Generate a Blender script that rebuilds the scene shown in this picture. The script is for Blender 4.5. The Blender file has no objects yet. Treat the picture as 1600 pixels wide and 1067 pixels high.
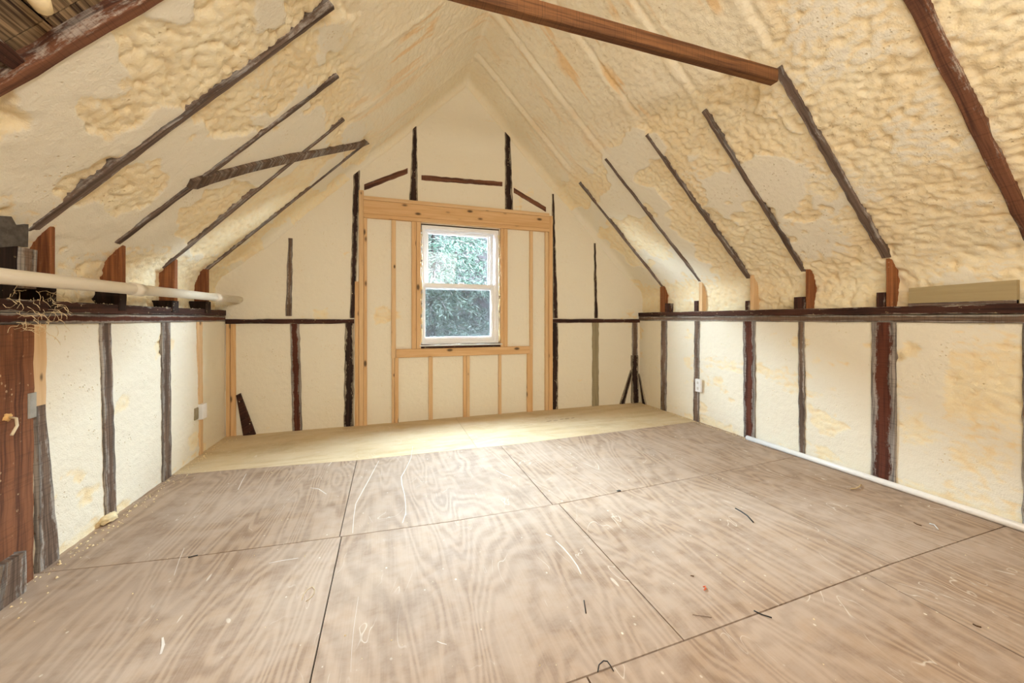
import bpy, bmesh, math, random
import numpy as np
from mathutils import Vector

random.seed(7)
SC = bpy.context.scene
COL = SC.collection

# ------------------------------------------------------------------ camera, world, lights, exposure
EYE = 1.14                       # eye height of the tripod
YAW = 0.318                      # camera turned to the right of the room's long axis
FPX, CX, CY = 585.0, 800.0, 498.0
cam_d = bpy.data.cameras.new('camera')
cam_d.sensor_width = 36.0
cam_d.sensor_fit = 'HORIZONTAL'
cam_d.lens = FPX / 1600 * 36.0
cam_d.shift_y = -(533.5 - CY) / 1600
cam_d.clip_start = 0.02
cam = bpy.data.objects.new('camera', cam_d)
COL.objects.link(cam)
cam.location = (0, 0, EYE)
cam.rotation_euler = (math.pi / 2, 0, -YAW)
SC.camera = cam

w = bpy.data.worlds.new('overcast_sky')
SC.world = w
w.use_nodes = True
w.node_tree.nodes['Background'].inputs['Color'].default_value = (0.68, 0.87, 1.0, 1)
w.node_tree.nodes['Background'].inputs['Strength'].default_value = 360.0


def light(name, kind, loc, energy, color, rot=(0, 0, 0), **kw):
    d = bpy.data.lights.new(name, kind)
    d.energy = energy
    d.color = color
    for k, v in kw.items():
        setattr(d, k, v)
    o = bpy.data.objects.new(name, d)
    o.location = loc
    o.rotation_euler = rot
    COL.objects.link(o)
    return o


light('sun', 'SUN', (0, -20, 20), 110, (1.0, 0.96, 0.9), (math.radians(48), 0, math.radians(-25)), angle=0.05)
light('work_lamp', 'POINT', (0.25, -0.25, 1.95), 58, (1.0, 0.96, 0.90), shadow_soft_size=0.10)
light('added_fill', 'AREA', (0.9, -1.2, 2.4), 42, (1.0, 0.965, 0.91),  # unseen soft fill added behind the camera, stands for no fixture
      (math.radians(62), 0, 0), shape='RECTANGLE', size=1.6, size_y=1.0)
portal = light('window_portal', 'AREA', (0.80, 4.50, 1.52), 1, (1, 1, 1), (math.radians(-90), 0, 0),
               shape='RECTANGLE', size=0.95, size_y=1.40)
portal.data.cycles.is_portal = True

SC.view_settings.view_transform = 'Standard'
SC.view_settings.look = 'None'
SC.view_settings.gamma = 1.0
SC.view_settings.use_curve_mapping = False
SC.view_settings.exposure = 0.15
SC.cycles.use_denoising = True
SC.cycles.max_bounces = 16
SC.cycles.diffuse_bounces = 10
SC.cycles.transparent_max_bounces = 16

# ------------------------------------------------------------------ room dimensions (metres)
XL, XR = -1.50, 3.25             # inner faces of the knee-wall studs
YW, YF = 4.31, -2.0              # window gable, gable behind the tripod
RC, LC = 4.80, 3.08              # rafter planes: x + z = RC on the right, z - x = LC on the left
RIDX, RIDZ = (RC - LC) / 2, (RC + LC) / 2
PZ0, PZ1, PZ2 = 1.115, 1.168, 1.222  # doubled top plates
WX0, WX1, WZ0, WZ1 = 0.352, 1.250, 0.850, 2.195  # window opening


def ray(px, py):
    u, v = (px - CX) / FPX, (CY - py) / FPX
    return Vector((math.sin(YAW) + u * math.cos(YAW), math.cos(YAW) - u * math.sin(YAW), v))


def on(px, py, nx, ny, nz, c):
    """Point of the plane nx*x + ny*y + nz*z = c that the photograph shows at (px, py)."""
    d = ray(px, py)
    t = (c - nz * EYE) / (nx * d.x + ny * d.y + nz * d.z)
    return Vector((0, 0, EYE)) + d * t


def on_floor(px, py): return on(px, py, 0, 0, 1, 0)
def on_left(px, py, x=XL): return on(px, py, 1, 0, 0, x)
def on_right(px, py, x=XR): return on(px, py, 1, 0, 0, x)
def on_gable(px, py, y=YW): return on(px, py, 0, 1, 0, y)
def on_rslope(px, py, c=RC): return on(px, py, 1, 0, 1, c)
def on_lslope(px, py, c=LC): return on(px, py, -1, 0, 1, c)


N_L, N_R, N_B = Vector((1, 0, 0)), Vector((-1, 0, 0)), Vector((0, -1, 0))
N_RS = Vector((-1, 0, -1)).normalized()
N_LS = Vector((1, 0, -1)).normalized()

# ------------------------------------------------------------------ numpy noise


def h01(ix, iy, seed):
    n = (ix.astype(np.int64) * 374761393 + iy.astype(np.int64) * 668265263 + seed * 974634777) & 0xffffffff
    n = ((n ^ (n >> 13)) * 1274126177) & 0xffffffff
    n = ((n ^ (n >> 16)) * 2246822519) & 0xffffffff
    return ((n ^ (n >> 15)) & 0xffffff) / float(0xffffff)


def vnoise(x, y, seed=0):
    ix, iy = np.floor(x), np.floor(y)
    fx, fy = x - ix, y - iy
    fx = fx * fx * fx * (fx * (fx * 6 - 15) + 10)
    fy = fy * fy * fy * (fy * (fy * 6 - 15) + 10)
    a, b = h01(ix, iy, seed), h01(ix + 1, iy, seed)
    c, d = h01(ix, iy + 1, seed), h01(ix + 1, iy + 1, seed)
    return (a + (b - a) * fx) * (1 - fy) + (c + (d - c) * fx) * fy


def fbm(x, y, seed=0, octv=4):
    s, a, t = 0, 1.0, 0
    for o in range(octv):
        s = s + a * vnoise(x * 2 ** o + 17.3 * o, y * 2 ** o - 9.1 * o, seed + o)
        t += a
        a *= 0.5
    return s / t


def worley(x, y, seed=0):
    """Domed cells: 1 in a cell's middle, 0 in its creases."""
    ix, iy = np.floor(x), np.floor(y)
    best = np.full(x.shape, 9.0)
    for di in (-1, 0, 1):
        for dj in (-1, 0, 1):
            jx, jy = ix + di, iy + dj
            px = jx + h01(jx, jy, seed)
            py = jy + h01(jx, jy, seed + 91)
            best = np.minimum(best, (px - x) ** 2 + (py - y) ** 2)
    return np.clip(1 - best, 0, 1)


def sstep(a, b, x):
    t = np.clip((x - a) / (b - a), 0, 1)
    return t * t * (3 - 2 * t)


def foam(U, V, rough, seed, stretch=1.35, size=0.038, amp=0.034):
    """Sprayed foam: lumps where rough ~ 1, planed flat where rough ~ 0.
    U across the grain of the lumps, V along it. Gives height (<= 0 at the planed level) and how planed it is."""
    wu = U + 0.05 * (fbm(U * 9, V * 9, seed + 5, 3) - 0.5)
    wv = V + 0.07 * (fbm(U * 5, V * 5, seed + 9, 3) - 0.5)
    l1 = worley(wu / size, wv / (size * stretch), seed)
    l2 = worley(wu / (size * 0.42), wv / (size * 0.42 * 1.4), seed + 3)
    big = fbm(U * 2.6, V * 1.6, seed + 21, 4)
    raw = amp * (0.85 * l1 ** 0.75 + 0.36 * l2 ** 0.8 + 1.5 * (big - 0.5))
    cut = amp * (-0.25 + 1.6 * rough)
    k = 0.004
    d = cut - raw
    low = -np.log1p(np.exp(np.clip(-d / k, -40, 40))) * k      # smooth min(0, ...)
    planed = sstep(-0.002, 0.006, raw - cut)
    h = raw + low - cut * (1 - 0.0)
    fine = 0.0045 * (fbm(U * 48, V * 30, seed + 33, 3) - 0.5) + 0.007 * (fbm(U * 7, V * 5, seed + 40, 3) - 0.5)
    return h + fine, planed, l1


# ------------------------------------------------------------------ materials
MATS = {}


class NT:
    def __init__(self, name):
        self.m = bpy.data.materials.new(name)
        self.m.use_nodes = True
        self.t = self.m.node_tree
        self.b = self.t.nodes['Principled BSDF']
        self.out = self.t.nodes['Material Output']
        MATS[name] = self.m

    def n(self, typ, **kw):
        nd = self.t.nodes.new(typ)
        for k, v in kw.items():
            setattr(nd, k, v)
        return nd

    def l(self, a, b):
        self.t.links.new(a, b)

    def put(self, sock, v):
        if isinstance(v, bpy.types.NodeSocket):
            self.l(v, sock)
        elif isinstance(v, tuple) and len(v) == 3 and sock.type == 'RGBA':
            sock.default_value = (*v, 1)
        else:
            sock.default_value = v

    def math(self, op, a, b=0.0, c=0.0, clamp=False):
        nd = self.n('ShaderNodeMath', operation=op, use_clamp=clamp)
        self.put(nd.inputs[0], a)
        self.put(nd.inputs[1], b)
        self.put(nd.inputs[2], c)
        return nd.outputs[0]

    def mix(self, f, a, b, mode='MIX'):
        nd = self.n('ShaderNodeMix', data_type='RGBA', blend_type=mode)
        self.put(nd.inputs[0], f)
        self.put(nd.inputs[6], a)
        self.put(nd.inputs[7], b)
        return nd.outputs[2]

    def ramp(self, f, lo, hi, a=0.0, b=1.0):
        nd = self.n('ShaderNodeMapRange', interpolation_type='SMOOTHSTEP')
        self.put(nd.inputs[0], f)
        for i, v in enumerate((lo, hi, a, b)):
            nd.inputs[i + 1].default_value = v
        return nd.outputs[0]

    def noise(self, vec, scale, detail=4, rough=0.55, dist=0.0):
        nd = self.n('ShaderNodeTexNoise')
        if vec is not None:
            self.l(vec, nd.inputs['Vector'])
        nd.inputs['Scale'].default_value = scale
        nd.inputs['Detail'].default_value = detail
        nd.inputs['Roughness'].default_value = rough
        nd.inputs['Distortion'].default_value = dist
        return nd.outputs['Fac']

    def voronoi(self, vec, scale, feature='F1', out='Distance'):
        nd = self.n('ShaderNodeTexVoronoi', feature=feature)
        self.l(vec, nd.inputs['Vector'])
        nd.inputs['Scale'].default_value = scale
        return nd.outputs[out]

    def vmap(self, vec, scale=(1, 1, 1), loc=(0, 0, 0)):
        nd = self.n('ShaderNodeMapping')
        self.l(vec, nd.inputs['Vector'])
        nd.inputs['Scale'].default_value = scale
        nd.inputs['Location'].default_value = loc
        return nd.outputs[0]

    def attr(self, name, out='Fac'):
        nd = self.n('ShaderNodeAttribute', attribute_name=name)
        return nd.outputs[out]

    def coord(self, out='Object'):
        return self.n('ShaderNodeTexCoord').outputs[out]

    def uvr(self):
        """UV in metres, shifted by a random amount per object so that no two boards share a grain."""
        oi = self.n('ShaderNodeObjectInfo')
        sh = self.math('MULTIPLY', oi.outputs['Random'], 37.0)
        c = self.n('ShaderNodeCombineXYZ')
        self.l(sh, c.inputs[0])
        self.l(sh, c.inputs[1])
        a = self.n('ShaderNodeVectorMath', operation='ADD')
        self.l(self.coord('UV'), a.inputs[0])
        self.l(c.outputs[0], a.inputs[1])
        return a.outputs[0]

    def bump(self, h, strength=0.5, dist=0.01):
        nd = self.n('ShaderNodeBump')
        nd.inputs['Strength'].default_value = strength
        nd.inputs['Distance'].default_value = dist
        self.l(h, nd.inputs['Height'])
        self.l(nd.outputs[0], self.b.inputs['Normal'])

    def done(self, color, rough=0.7, spec=0.3):
        self.put(self.b.inputs['Base Color'], color)
        self.put(self.b.inputs['Roughness'], rough)
        self.b.inputs['Specular IOR Level'].default_value = spec
        return self.m


def plain(name, color, rough=0.5, spec=0.4, metal=0.0, mottle=0.06, scale=25):
    t = NT(name)
    n = t.noise(t.coord('Object'), scale)
    f = t.ramp(n, 0.3, 0.7)
    dark = tuple(c * (1 - mottle * 2) for c in color)
    t.b.inputs['Metallic'].default_value = metal
    t.bump(n, 0.06, 0.003)
    return t.done(t.mix(f, dark, color), rough, spec)


def foam_mat(name, planed, skin, deep):
    t = NT(name)
    co = t.coord('Object')
    tr = t.attr('planed')
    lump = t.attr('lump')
    n1 = t.noise(co, 3.0, 5, 0.6)
    n2 = t.noise(co, 26.0, 4, 0.6)
    n3 = t.noise(co, 120.0, 3, 0.6)
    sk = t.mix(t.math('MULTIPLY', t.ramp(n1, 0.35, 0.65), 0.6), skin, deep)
    sk = t.mix(t.math('MULTIPLY', t.ramp(lump, 0.75, 0.35), 0.6), sk, deep)  # creases: oranger skin, with occlusion-like shade put into the colour
    sk = t.mix(t.math('MULTIPLY', t.ramp(n2, 0.35, 0.7), 0.35), sk, planed)
    pl = t.mix(t.math('MULTIPLY', t.ramp(n1, 0.45, 0.8), 0.15), planed, skin)
    c = t.mix(tr, sk, pl)
    # small torn pits where the saw has ripped the foam
    pit = t.voronoi(t.vmap(co, (1, 1, 1)), 42.0)
    gate = t.ramp(t.noise(co, 5.5, 4, 0.6), 0.53, 0.67)
    pm = t.math('MULTIPLY', t.ramp(pit, 0.26, 0.12), gate)
    c = t.mix(t.math('MULTIPLY', pm, 0.55), c, deep)
    c = t.mix(t.math('MULTIPLY', t.attr('streak'), 0.75), c, (0.78, 0.50, 0.20))
    hgt = t.math('ADD', t.math('MULTIPLY', n2, 0.6), t.math('MULTIPLY', n3, 0.35))
    hgt = t.math('SUBTRACT', hgt, t.math('MULTIPLY', pm, 0.8))
    t.bump(hgt, 0.60, 0.015)
    return t.done(c, 0.85, 0.15)


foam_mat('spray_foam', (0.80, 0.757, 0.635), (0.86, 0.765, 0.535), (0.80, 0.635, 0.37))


def wood(name, base, dark, spray, spray_amt=0.5, edge_amt=0.5, saw=0.3, grain=1.0, knots=0.0, rough=0.75, spec=0.25, chips=0.0):
    t = NT(name)
    uv = t.uvr()
    g1 = t.noise(t.vmap(uv, (70 * grain, 2.2, 1)), 1.0, 5, 0.6, 0.6)
    g2 = t.noise(t.vmap(uv, (16 * grain, 0.9, 1)), 1.0, 4, 0.6, 1.0)
    n = t.math('ADD', t.math('MULTIPLY', t.noise(t.vmap(uv, (14, 5, 1)), 1.0, 5, 0.65), 0.62), t.math('MULTIPLY', t.noise(t.vmap(uv, (90, 26, 1)), 1.0, 4, 0.7), 0.38))
    c = t.mix(t.ramp(t.math('ADD', t.math('MULTIPLY', g1, 0.55), t.math('MULTIPLY', g2, 0.45)), 0.36, 0.62), dark, base)
    hgt = g1
    if knots:
        kd = t.voronoi(t.vmap(uv, (9, 4.2, 1)), 1.0)
        km = t.ramp(kd, 0.20 * knots, 0.07 * knots)
        ring = t.ramp(kd, 0.5 * knots, 0.16 * knots)
        c = t.mix(t.math('MULTIPLY', ring, 0.35), c, dark)
        c = t.mix(km, c, tuple(x * 0.22 for x in dark))
    # overspray: thin pale film that clings to the edges of old timber
    e = t.attr('edge')
    f = t.math('ADD', t.math('MULTIPLY', e, edge_amt), t.math('MULTIPLY', t.math('SUBTRACT', n, 0.5), 1.7))
    sm = t.ramp(f, 0.62 - spray_amt * 0.6, 0.80 - spray_amt * 0.6)
    sc = t.mix(t.ramp(g1, 0.4, 0.62), tuple(x * 0.36 for x in spray), spray)
    c = t.mix(t.math('MULTIPLY', sm, 0.85), c, sc)
    if saw:
        wv = t.noise(t.vmap(uv, (3, 150, 1)), 1.0, 2, 0.5)
        c = t.mix(t.math('MULTIPLY', t.ramp(wv, 0.52, 0.66), saw), c, tuple(x * 0.35 for x in dark))
        hgt = t.math('ADD', hgt, t.math('MULTIPLY', wv, saw))
    if chips:
        v = t.voronoi(uv, 34.0)
        cm = t.math('MULTIPLY', t.ramp(v, 0.22, 0.14), t.ramp(n, 0.5, 0.6))
        c = t.mix(t.math('MULTIPLY', cm, chips), c, (0.80, 0.62, 0.36))
    t.bump(hgt, 0.45, 0.004)
    return t.done(c, rough, spec)


GREY = (0.41, 0.375, 0.335)
wood('timber_weathered', (0.20, 0.135, 0.095), (0.065, 0.041, 0.029), GREY, 0.71, 0.45, 0.25)
wood('timber_mixed', (0.12, 0.035, 0.018), (0.045, 0.013, 0.008), GREY, 0.48, 0.80, 0.30)
wood('timber_rafter', (0.19, 0.135, 0.105), (0.065, 0.043, 0.033), (0.40, 0.37, 0.345), 0.66, 0.30, 0.15)
wood('timber_rafter_brown', (0.20, 0.085, 0.045), (0.060, 0.024, 0.015), (0.50, 0.42, 0.35), 0.66, 0.22, 0.25)
wood('timber_dark', (0.075, 0.028, 0.017), (0.020, 0.008, 0.006), (0.42, 0.38, 0.32), 0.32, 0.50, 0.10, chips=0.6)
wood('timber_black', (0.042, 0.020, 0.014), (0.010, 0.005, 0.004), (0.46, 0.40, 0.30), 0.50, 0.62, 0.10, chips=0.7)
wood('timber_char', (0.030, 0.014, 0.010), (0.008, 0.004, 0.003), (0.45, 0.38, 0.28), 0.16, 0.35, 0.10, chips=0.8)
wood('timber_redbrown', (0.30, 0.115, 0.040), (0.13, 0.042, 0.015), (0.62, 0.48, 0.32), 0.10, 0.35, 0.10, chips=0.3)
wood('timber_post', (0.235, 0.095, 0.043), (0.085, 0.031, 0.016), (0.55, 0.42, 0.30), 0.10, 0.40, 0.20, chips=0.5)
wood('timber_collar', (0.205, 0.090, 0.034), (0.080, 0.032, 0.013), (0.62, 0.30, 0.09), 0.12, 0.05, 0.30)
wood('timber_collar_under', (0.040, 0.017, 0.010), (0.013, 0.006, 0.004), (0.30, 0.18, 0.11), 0.06, 0.05, 0.55)
wood('timber_deck', (0.36, 0.25, 0.14), (0.022, 0.010, 0.006), (0.66, 0.55, 0.36), 0.34, 0.02, 0.0, grain=1.2)
wood('pine_new', (0.70, 0.47, 0.25), (0.60, 0.365, 0.17), (0.74, 0.56, 0.33), 0.12, 0.35, 0.0, knots=1.0, rough=0.6)
wood('pine_pale', (0.70, 0.50, 0.29), (0.62, 0.41, 0.22), (0.78, 0.64, 0.44), 0.35, 0.35, 0.0, knots=0.6)
wood('board_tan', (0.39, 0.315, 0.175), (0.345, 0.275, 0.150), (0.12, 0.08, 0.05), 0.02, 0.10, 0.0, grain=0.5)
wood('timber_olive', (0.35, 0.30, 0.19), (0.24, 0.20, 0.12), (0.50, 0.44, 0.32), 0.30, 0.30, 0.10)


def plywood(name, base, dark, dusty, dust_amt, along='y', rings=13.0):
    t = NT(name)
    uv = t.uvr()
    sc = (1.0, 0.22, 1) if along == 'y' else (0.22, 1.0, 1)
    p = t.vmap(uv, sc)
    low = t.noise(p, 1.7, 3, 0.5, 0.4)
    ring = t.math('FRACT', t.math('MULTIPLY', low, rings * 2.6))
    ring = t.math('ABSOLUTE', t.math('SUBTRACT', t.math('MULTIPLY', ring, 2.0), 1.0))
    fine = t.noise(t.vmap(uv, (110, 3, 1) if along == 'y' else (3, 110, 1)), 1.0, 3, 0.6)
    f = t.math('ADD', t.math('MULTIPLY', t.ramp(ring, 0.1, 0.9), 0.34), t.math('MULTIPLY', fine, 0.66))
    c = t.mix(t.ramp(f, 0.20, 0.80), dark, base)
    # worn-in dust and scuffs
    d1 = t.noise(uv, 2.6, 6, 0.65, 0.5)
    d2 = t.noise(t.vmap(uv, (1, 1.6, 1)), 9.0, 5, 0.7, 0.3)
    dm = t.ramp(t.math('ADD', t.math('MULTIPLY', d1, 0.6), t.math('MULTIPLY', d2, 0.4)), 0.34, 0.62)
    c = t.mix(t.math('MULTIPLY', dm, dust_amt), c, dusty)
    dk = t.ramp(t.noise(uv, 1.9, 5, 0.6, 0.8), 0.56, 0.76)
    c = t.mix(t.math('MULTIPLY', dk, 0.32), c, tuple(x * 0.62 for x in dark))
    # spatter of plaster and foam dust
    v = t.voronoi(t.vmap(uv, (1, 0.8, 1)), 19.0)
    vg = t.ramp(t.noise(uv, 7.0, 2), 0.50, 0.62)
    c = t.mix(t.math('MULTIPLY', t.math('MULTIPLY', t.ramp(v, 0.10, 0.06), vg), 0.8), c, (0.72, 0.66, 0.54))
    # hairline scratches
    s1 = t.noise(t.vmap(uv, (1.3, 0.5, 1)), 3.2, 2, 0.5, 1.5)
    sl = t.math('ABSOLUTE', t.math('SUBTRACT', s1, 0.5))
    sg = t.ramp(t.noise(uv, 3.1, 3), 0.52, 0.62)
    c = t.mix(t.math('MULTIPLY', t.math('MULTIPLY', t.ramp(sl, 0.006, 0.001), sg), 0.45), c, (0.74, 0.68, 0.58))
    t.bump(t.math('ADD', fine, t.math('MULTIPLY', ring, 0.5)), 0.10, 0.004)
    return t.done(c, t.ramp(d1, 0.3, 0.7, 0.60, 0.80), 0.14)


plywood('plywood_worn', (0.385, 0.275, 0.190), (0.235, 0.158, 0.106), (0.45, 0.36, 0.29), 0.60)
plywood('plywood_new', (0.58, 0.46, 0.28), (0.48, 0.36, 0.20), (0.64, 0.56, 0.42), 0.5, along='x', rings=3.0)

plain('vinyl_white', (0.80, 0.81, 0.82), 0.35, 0.5, mottle=0.01)
plain('vinyl_grey', (0.58, 0.57, 0.54), 0.45, 0.4, mottle=0.02)
plain('pvc_white', (0.80, 0.74, 0.62), 0.35, 0.5, mottle=0.03, scale=8)
plain('pvc_clean', (0.82, 0.81, 0.79), 0.3, 0.5, mottle=0.02)
plain('dark_gap', (0.012, 0.009, 0.007), 0.9, 0.1)
plain('black_plastic', (0.010, 0.010, 0.010), 0.5, 0.4)
plain('galvanised', (0.50, 0.53, 0.54), 0.35, 0.5, metal=0.6, mottle=0.10)
plain('grey_metal', (0.12, 0.105, 0.095), 0.45, 0.5, metal=0.4, mottle=0.25, scale=40)
plain('chalk', (0.62, 0.56, 0.50), 0.9, 0.1)
plain('ink', (0.20, 0.15, 0.10), 0.9, 0.1, mottle=0.3, scale=70)
plain('shaving', (0.62, 0.47, 0.27), 0.7, 0.2)
plain('orange_plastic', (0.60, 0.10, 0.02), 0.4, 0.5)
plain('twig', (0.13, 0.07, 0.035), 0.8, 0.2, mottle=0.2)
plain('foam_plain', (0.84, 0.70, 0.44), 0.85, 0.15, mottle=0.10, scale=30)
plain('foam_orange', (0.80, 0.50, 0.20), 0.8, 0.2, mottle=0.12, scale=60)
plain('cable_sheath', (0.75, 0.66, 0.48), 0.5, 0.4)
plain('bark', (0.003, 0.0025, 0.0025), 0.9, 0.0, mottle=0.3)
plain('soil', (0.0024, 0.0020, 0.0022), 0.95, 0.0, mottle=0.3, scale=3)
plain('shell', (0.25, 0.22, 0.18), 0.9, 0.1)


def leaf_mat(name, a, b):
    t = NT(name)
    oi = t.noise(t.coord('Object'), 5.0, 3)
    return t.done(t.mix(t.ramp(oi, 0.35, 0.65), a, b), 0.9, 0.0)


leaf_mat('needles_green', (0.0015, 0.0025, 0.0018), (0.0042, 0.0062, 0.0048))
leaf_mat('needles_pale', (0.0058, 0.0078, 0.0064), (0.012, 0.0142, 0.0124))
leaf_mat('dry_twigs', (0.0045, 0.0038, 0.0038), (0.009, 0.0076, 0.0078))

t = NT('window_glass')
tr = t.n('ShaderNodeBsdfTransparent')
gl = t.n('ShaderNodeBsdfGlossy')
gl.inputs['Roughness'].default_value = 0.02
fr = t.n('ShaderNodeFresnel')
fr.inputs['IOR'].default_value = 1.45
mx = t.n('ShaderNodeMixShader')
t.l(t.math('MULTIPLY', fr.outputs[0], 0.6), mx.inputs[0])
t.l(tr.outputs[0], mx.inputs[1])
t.l(gl.outputs[0], mx.inputs[2])
t.l(mx.outputs[0], t.out.inputs['Surface'])

t = NT('insect_screen')
tr = t.n('ShaderNodeBsdfTransparent')
df = t.n('ShaderNodeBsdfDiffuse')
df.inputs['Color'].default_value = (0.05, 0.05, 0.055, 1)
mx = t.n('ShaderNodeMixShader')
mx.inputs[0].default_value = 0.42
t.l(tr.outputs[0], mx.inputs[1])
t.l(df.outputs[0], mx.inputs[2])
t.l(mx.outputs[0], t.out.inputs['Surface'])

# ------------------------------------------------------------------ object helpers


def link(name, me, mat=None, parent=None, label=None, kind=None, cat=None, group=None):
    o = bpy.data.objects.new(name, me)
    COL.objects.link(o)
    if mat and me is not None:
        me.materials.append(MATS[mat])
    if parent is not None:
        o.parent = parent
    for k, v in (('label', label), ('kind', kind), ('category', cat), ('group', group)):
        if v:
            o[k] = v
    return o


def empty(name, loc, label=None, cat=None, kind=None, group=None):
    o = link(name, None, None, None, label, kind, cat, group)
    o.empty_display_size = 0.1
    o.location = loc
    return o


def child(o, parent):
    """Parent o while it keeps its place in the room."""
    o.parent = parent
    o.matrix_parent_inverse.identity()
    o.location = Vector(o.location) - Vector(parent.location)
    return o


def mesh(name, verts, faces, uvs=None, edge=None, smooth=False):
    me = bpy.data.meshes.new(name)
    me.from_pydata([tuple(v) for v in verts], [], faces)
    if uvs is not None:
        ul = me.uv_layers.new(name='UVMap')
        for p in me.polygons:
            for li, vi in zip(p.loop_indices, p.vertices):
                ul.data[li].uv = uvs[vi]
    if edge is not None:
        a = me.attributes.new('edge', 'FLOAT', 'POINT')
        a.data.foreach_set('value', edge)
    if smooth:
        me.polygons.foreach_set('use_smooth', [True] * len(me.polygons))
    me.update()
    return me


def fix_normals(me):
    bm = bmesh.new()
    bm.from_mesh(me)
    bmesh.ops.recalc_face_normals(bm, faces=bm.faces)
    bm.to_mesh(me)
    bm.free()
    return me


def timber(name, a0, a1, b0, b1, nrm, depth, mat, parent=None, label=None, proud=0.004, wob=0.005, seg=None, bow=0.0, **kw):
    """A sawn board: quad a0-a1 (start) to b0-b1 (end) is its face, raised by proud, depth deep behind; edges uneven by wob."""
    a0, a1, b0, b1 = map(Vector, (a0, a1, b0, b1))
    L = ((b0 + b1) / 2 - (a0 + a1) / 2).length
    n = seg or max(1, min(26, int(L / 0.055)))
    V, UV, ED, F = [], [], [], []
    W = (a1 - a0).length
    for i in range(n + 1):
        s = i / n
        l, r = a0.lerp(b0, s), a1.lerp(b1, s)
        ax = (r - l).normalized()
        if 0 < i < n:
            l = l + ax * random.uniform(-wob, wob)
            r = r + ax * random.uniform(-wob, wob)
        m = (l + r) / 2
        up = nrm * proud
        ch = min(0.004, (r - l).length * 0.12)      # eased arris
        rows = [(l - nrm * depth, -depth, 1), (l + up - nrm * ch, -ch, 1), (l + up + ax * ch, ch, 0.9), (m + up, W / 2, 0.0),
                (r + up - ax * ch, W - ch, 0.9), (r + up - nrm * ch, W + ch, 1), (r - nrm * depth, W + depth, 1)]
        for p, u, e in rows:
            V.append(p)
            UV.append((u, s * L))
            ED.append(e)
    k = 7
    for i in range(n):
        for j in range(k - 1):
            q = i * k + j
            F.append((q, q + 1, q + k + 1, q + k))
        F.append((i * k + k - 1, i * k, (i + 1) * k, (i + 1) * k + k - 1))
    F.append(tuple(range(k)))
    F.append(tuple(n * k + j for j in reversed(range(k))))
    me = fix_normals(mesh(name, V, F, UV, ED))
    return link(name, me, mat, parent, label, **kw)


def box(name, lo, hi, mat, parent=None, label=None, bev=0.002, **kw):
    bm = bmesh.new()
    lo, hi = Vector(lo), Vector(hi)
    bmesh.ops.create_cube(bm, size=1)
    for v in bm.verts:
        v.co = Vector([lo[i] + (v.co[i] + 0.5) * (hi[i] - lo[i]) for i in range(3)])
    if bev:
        bmesh.ops.bevel(bm, geom=bm.edges[:], offset=bev, segments=1, affect='EDGES')
    uvl = bm.loops.layers.uv.new('UVMap')
    big = max(range(3), key=lambda i: hi[i] - lo[i])
    for fc in bm.faces:
        for lp in fc.loops:
            c = lp.vert.co
            oth = [c[i] for i in range(3) if i != big]
            lp[uvl].uv = (oth[0] + oth[1], c[big])
    me = bpy.data.meshes.new(name)
    bm.to_mesh(me)
    bm.free()
    return link(name, me, mat, parent, label, **kw)


def prism(name, pts, nrm, depth, mat, parent=None, label=None, proud=0.0, **kw):
    """Polygon pts on a plane, raised by proud and depth deep behind it."""
    n = len(pts)
    pts = [Vector(p) for p in pts]
    V = [p + nrm * proud for p in pts] + [p - nrm * depth for p in pts]
    F = [tuple(range(n)), tuple(range(2 * n - 1, n - 1, -1))]
    F += [(i, i + n, (i + 1) % n + n, (i + 1) % n) for i in range(n)]
    ax = (pts[1] - pts[0]).normalized()
    ay = nrm.cross(ax)
    UV = [((p - pts[0]).dot(ay), (p - pts[0]).dot(ax)) for p in V]
    me = fix_normals(mesh(name, V, F, UV, [0.5] * (2 * n)))
    return link(name, me, mat, parent, label, **kw)


def tube(name, path, r, mat, parent=None, label=None, sides=12, radii=None, **kw):
    path = [Vector(p) for p in path]
    V, F = [], []
    for i, p in enumerate(path):
        d = (path[min(i + 1, len(path) - 1)] - path[max(i - 1, 0)]).normalized()
        a = d.cross(Vector((0, 0, 1)))
        if a.length < 1e-3:
            a = d.cross(Vector((1, 0, 0)))
        a.normalize()
        b = d.cross(a)
        rr = radii[i] if radii else r
        for k in range(sides):
            t_ = 2 * math.pi * k / sides
            V.append(p + (a * math.cos(t_) + b * math.sin(t_)) * rr)
    n = len(path)
    for i in range(n - 1):
        for k in range(sides):
            F.append((i * sides + k, i * sides + (k + 1) % sides, (i + 1) * sides + (k + 1) % sides, (i + 1) * sides + k))
    F.append(tuple(range(sides)))
    F.append(tuple((n - 1) * sides + k for k in range(sides)))
    me = fix_normals(mesh(name, V, F, smooth=True))
    return link(name, me, mat, parent, label, **kw)


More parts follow.
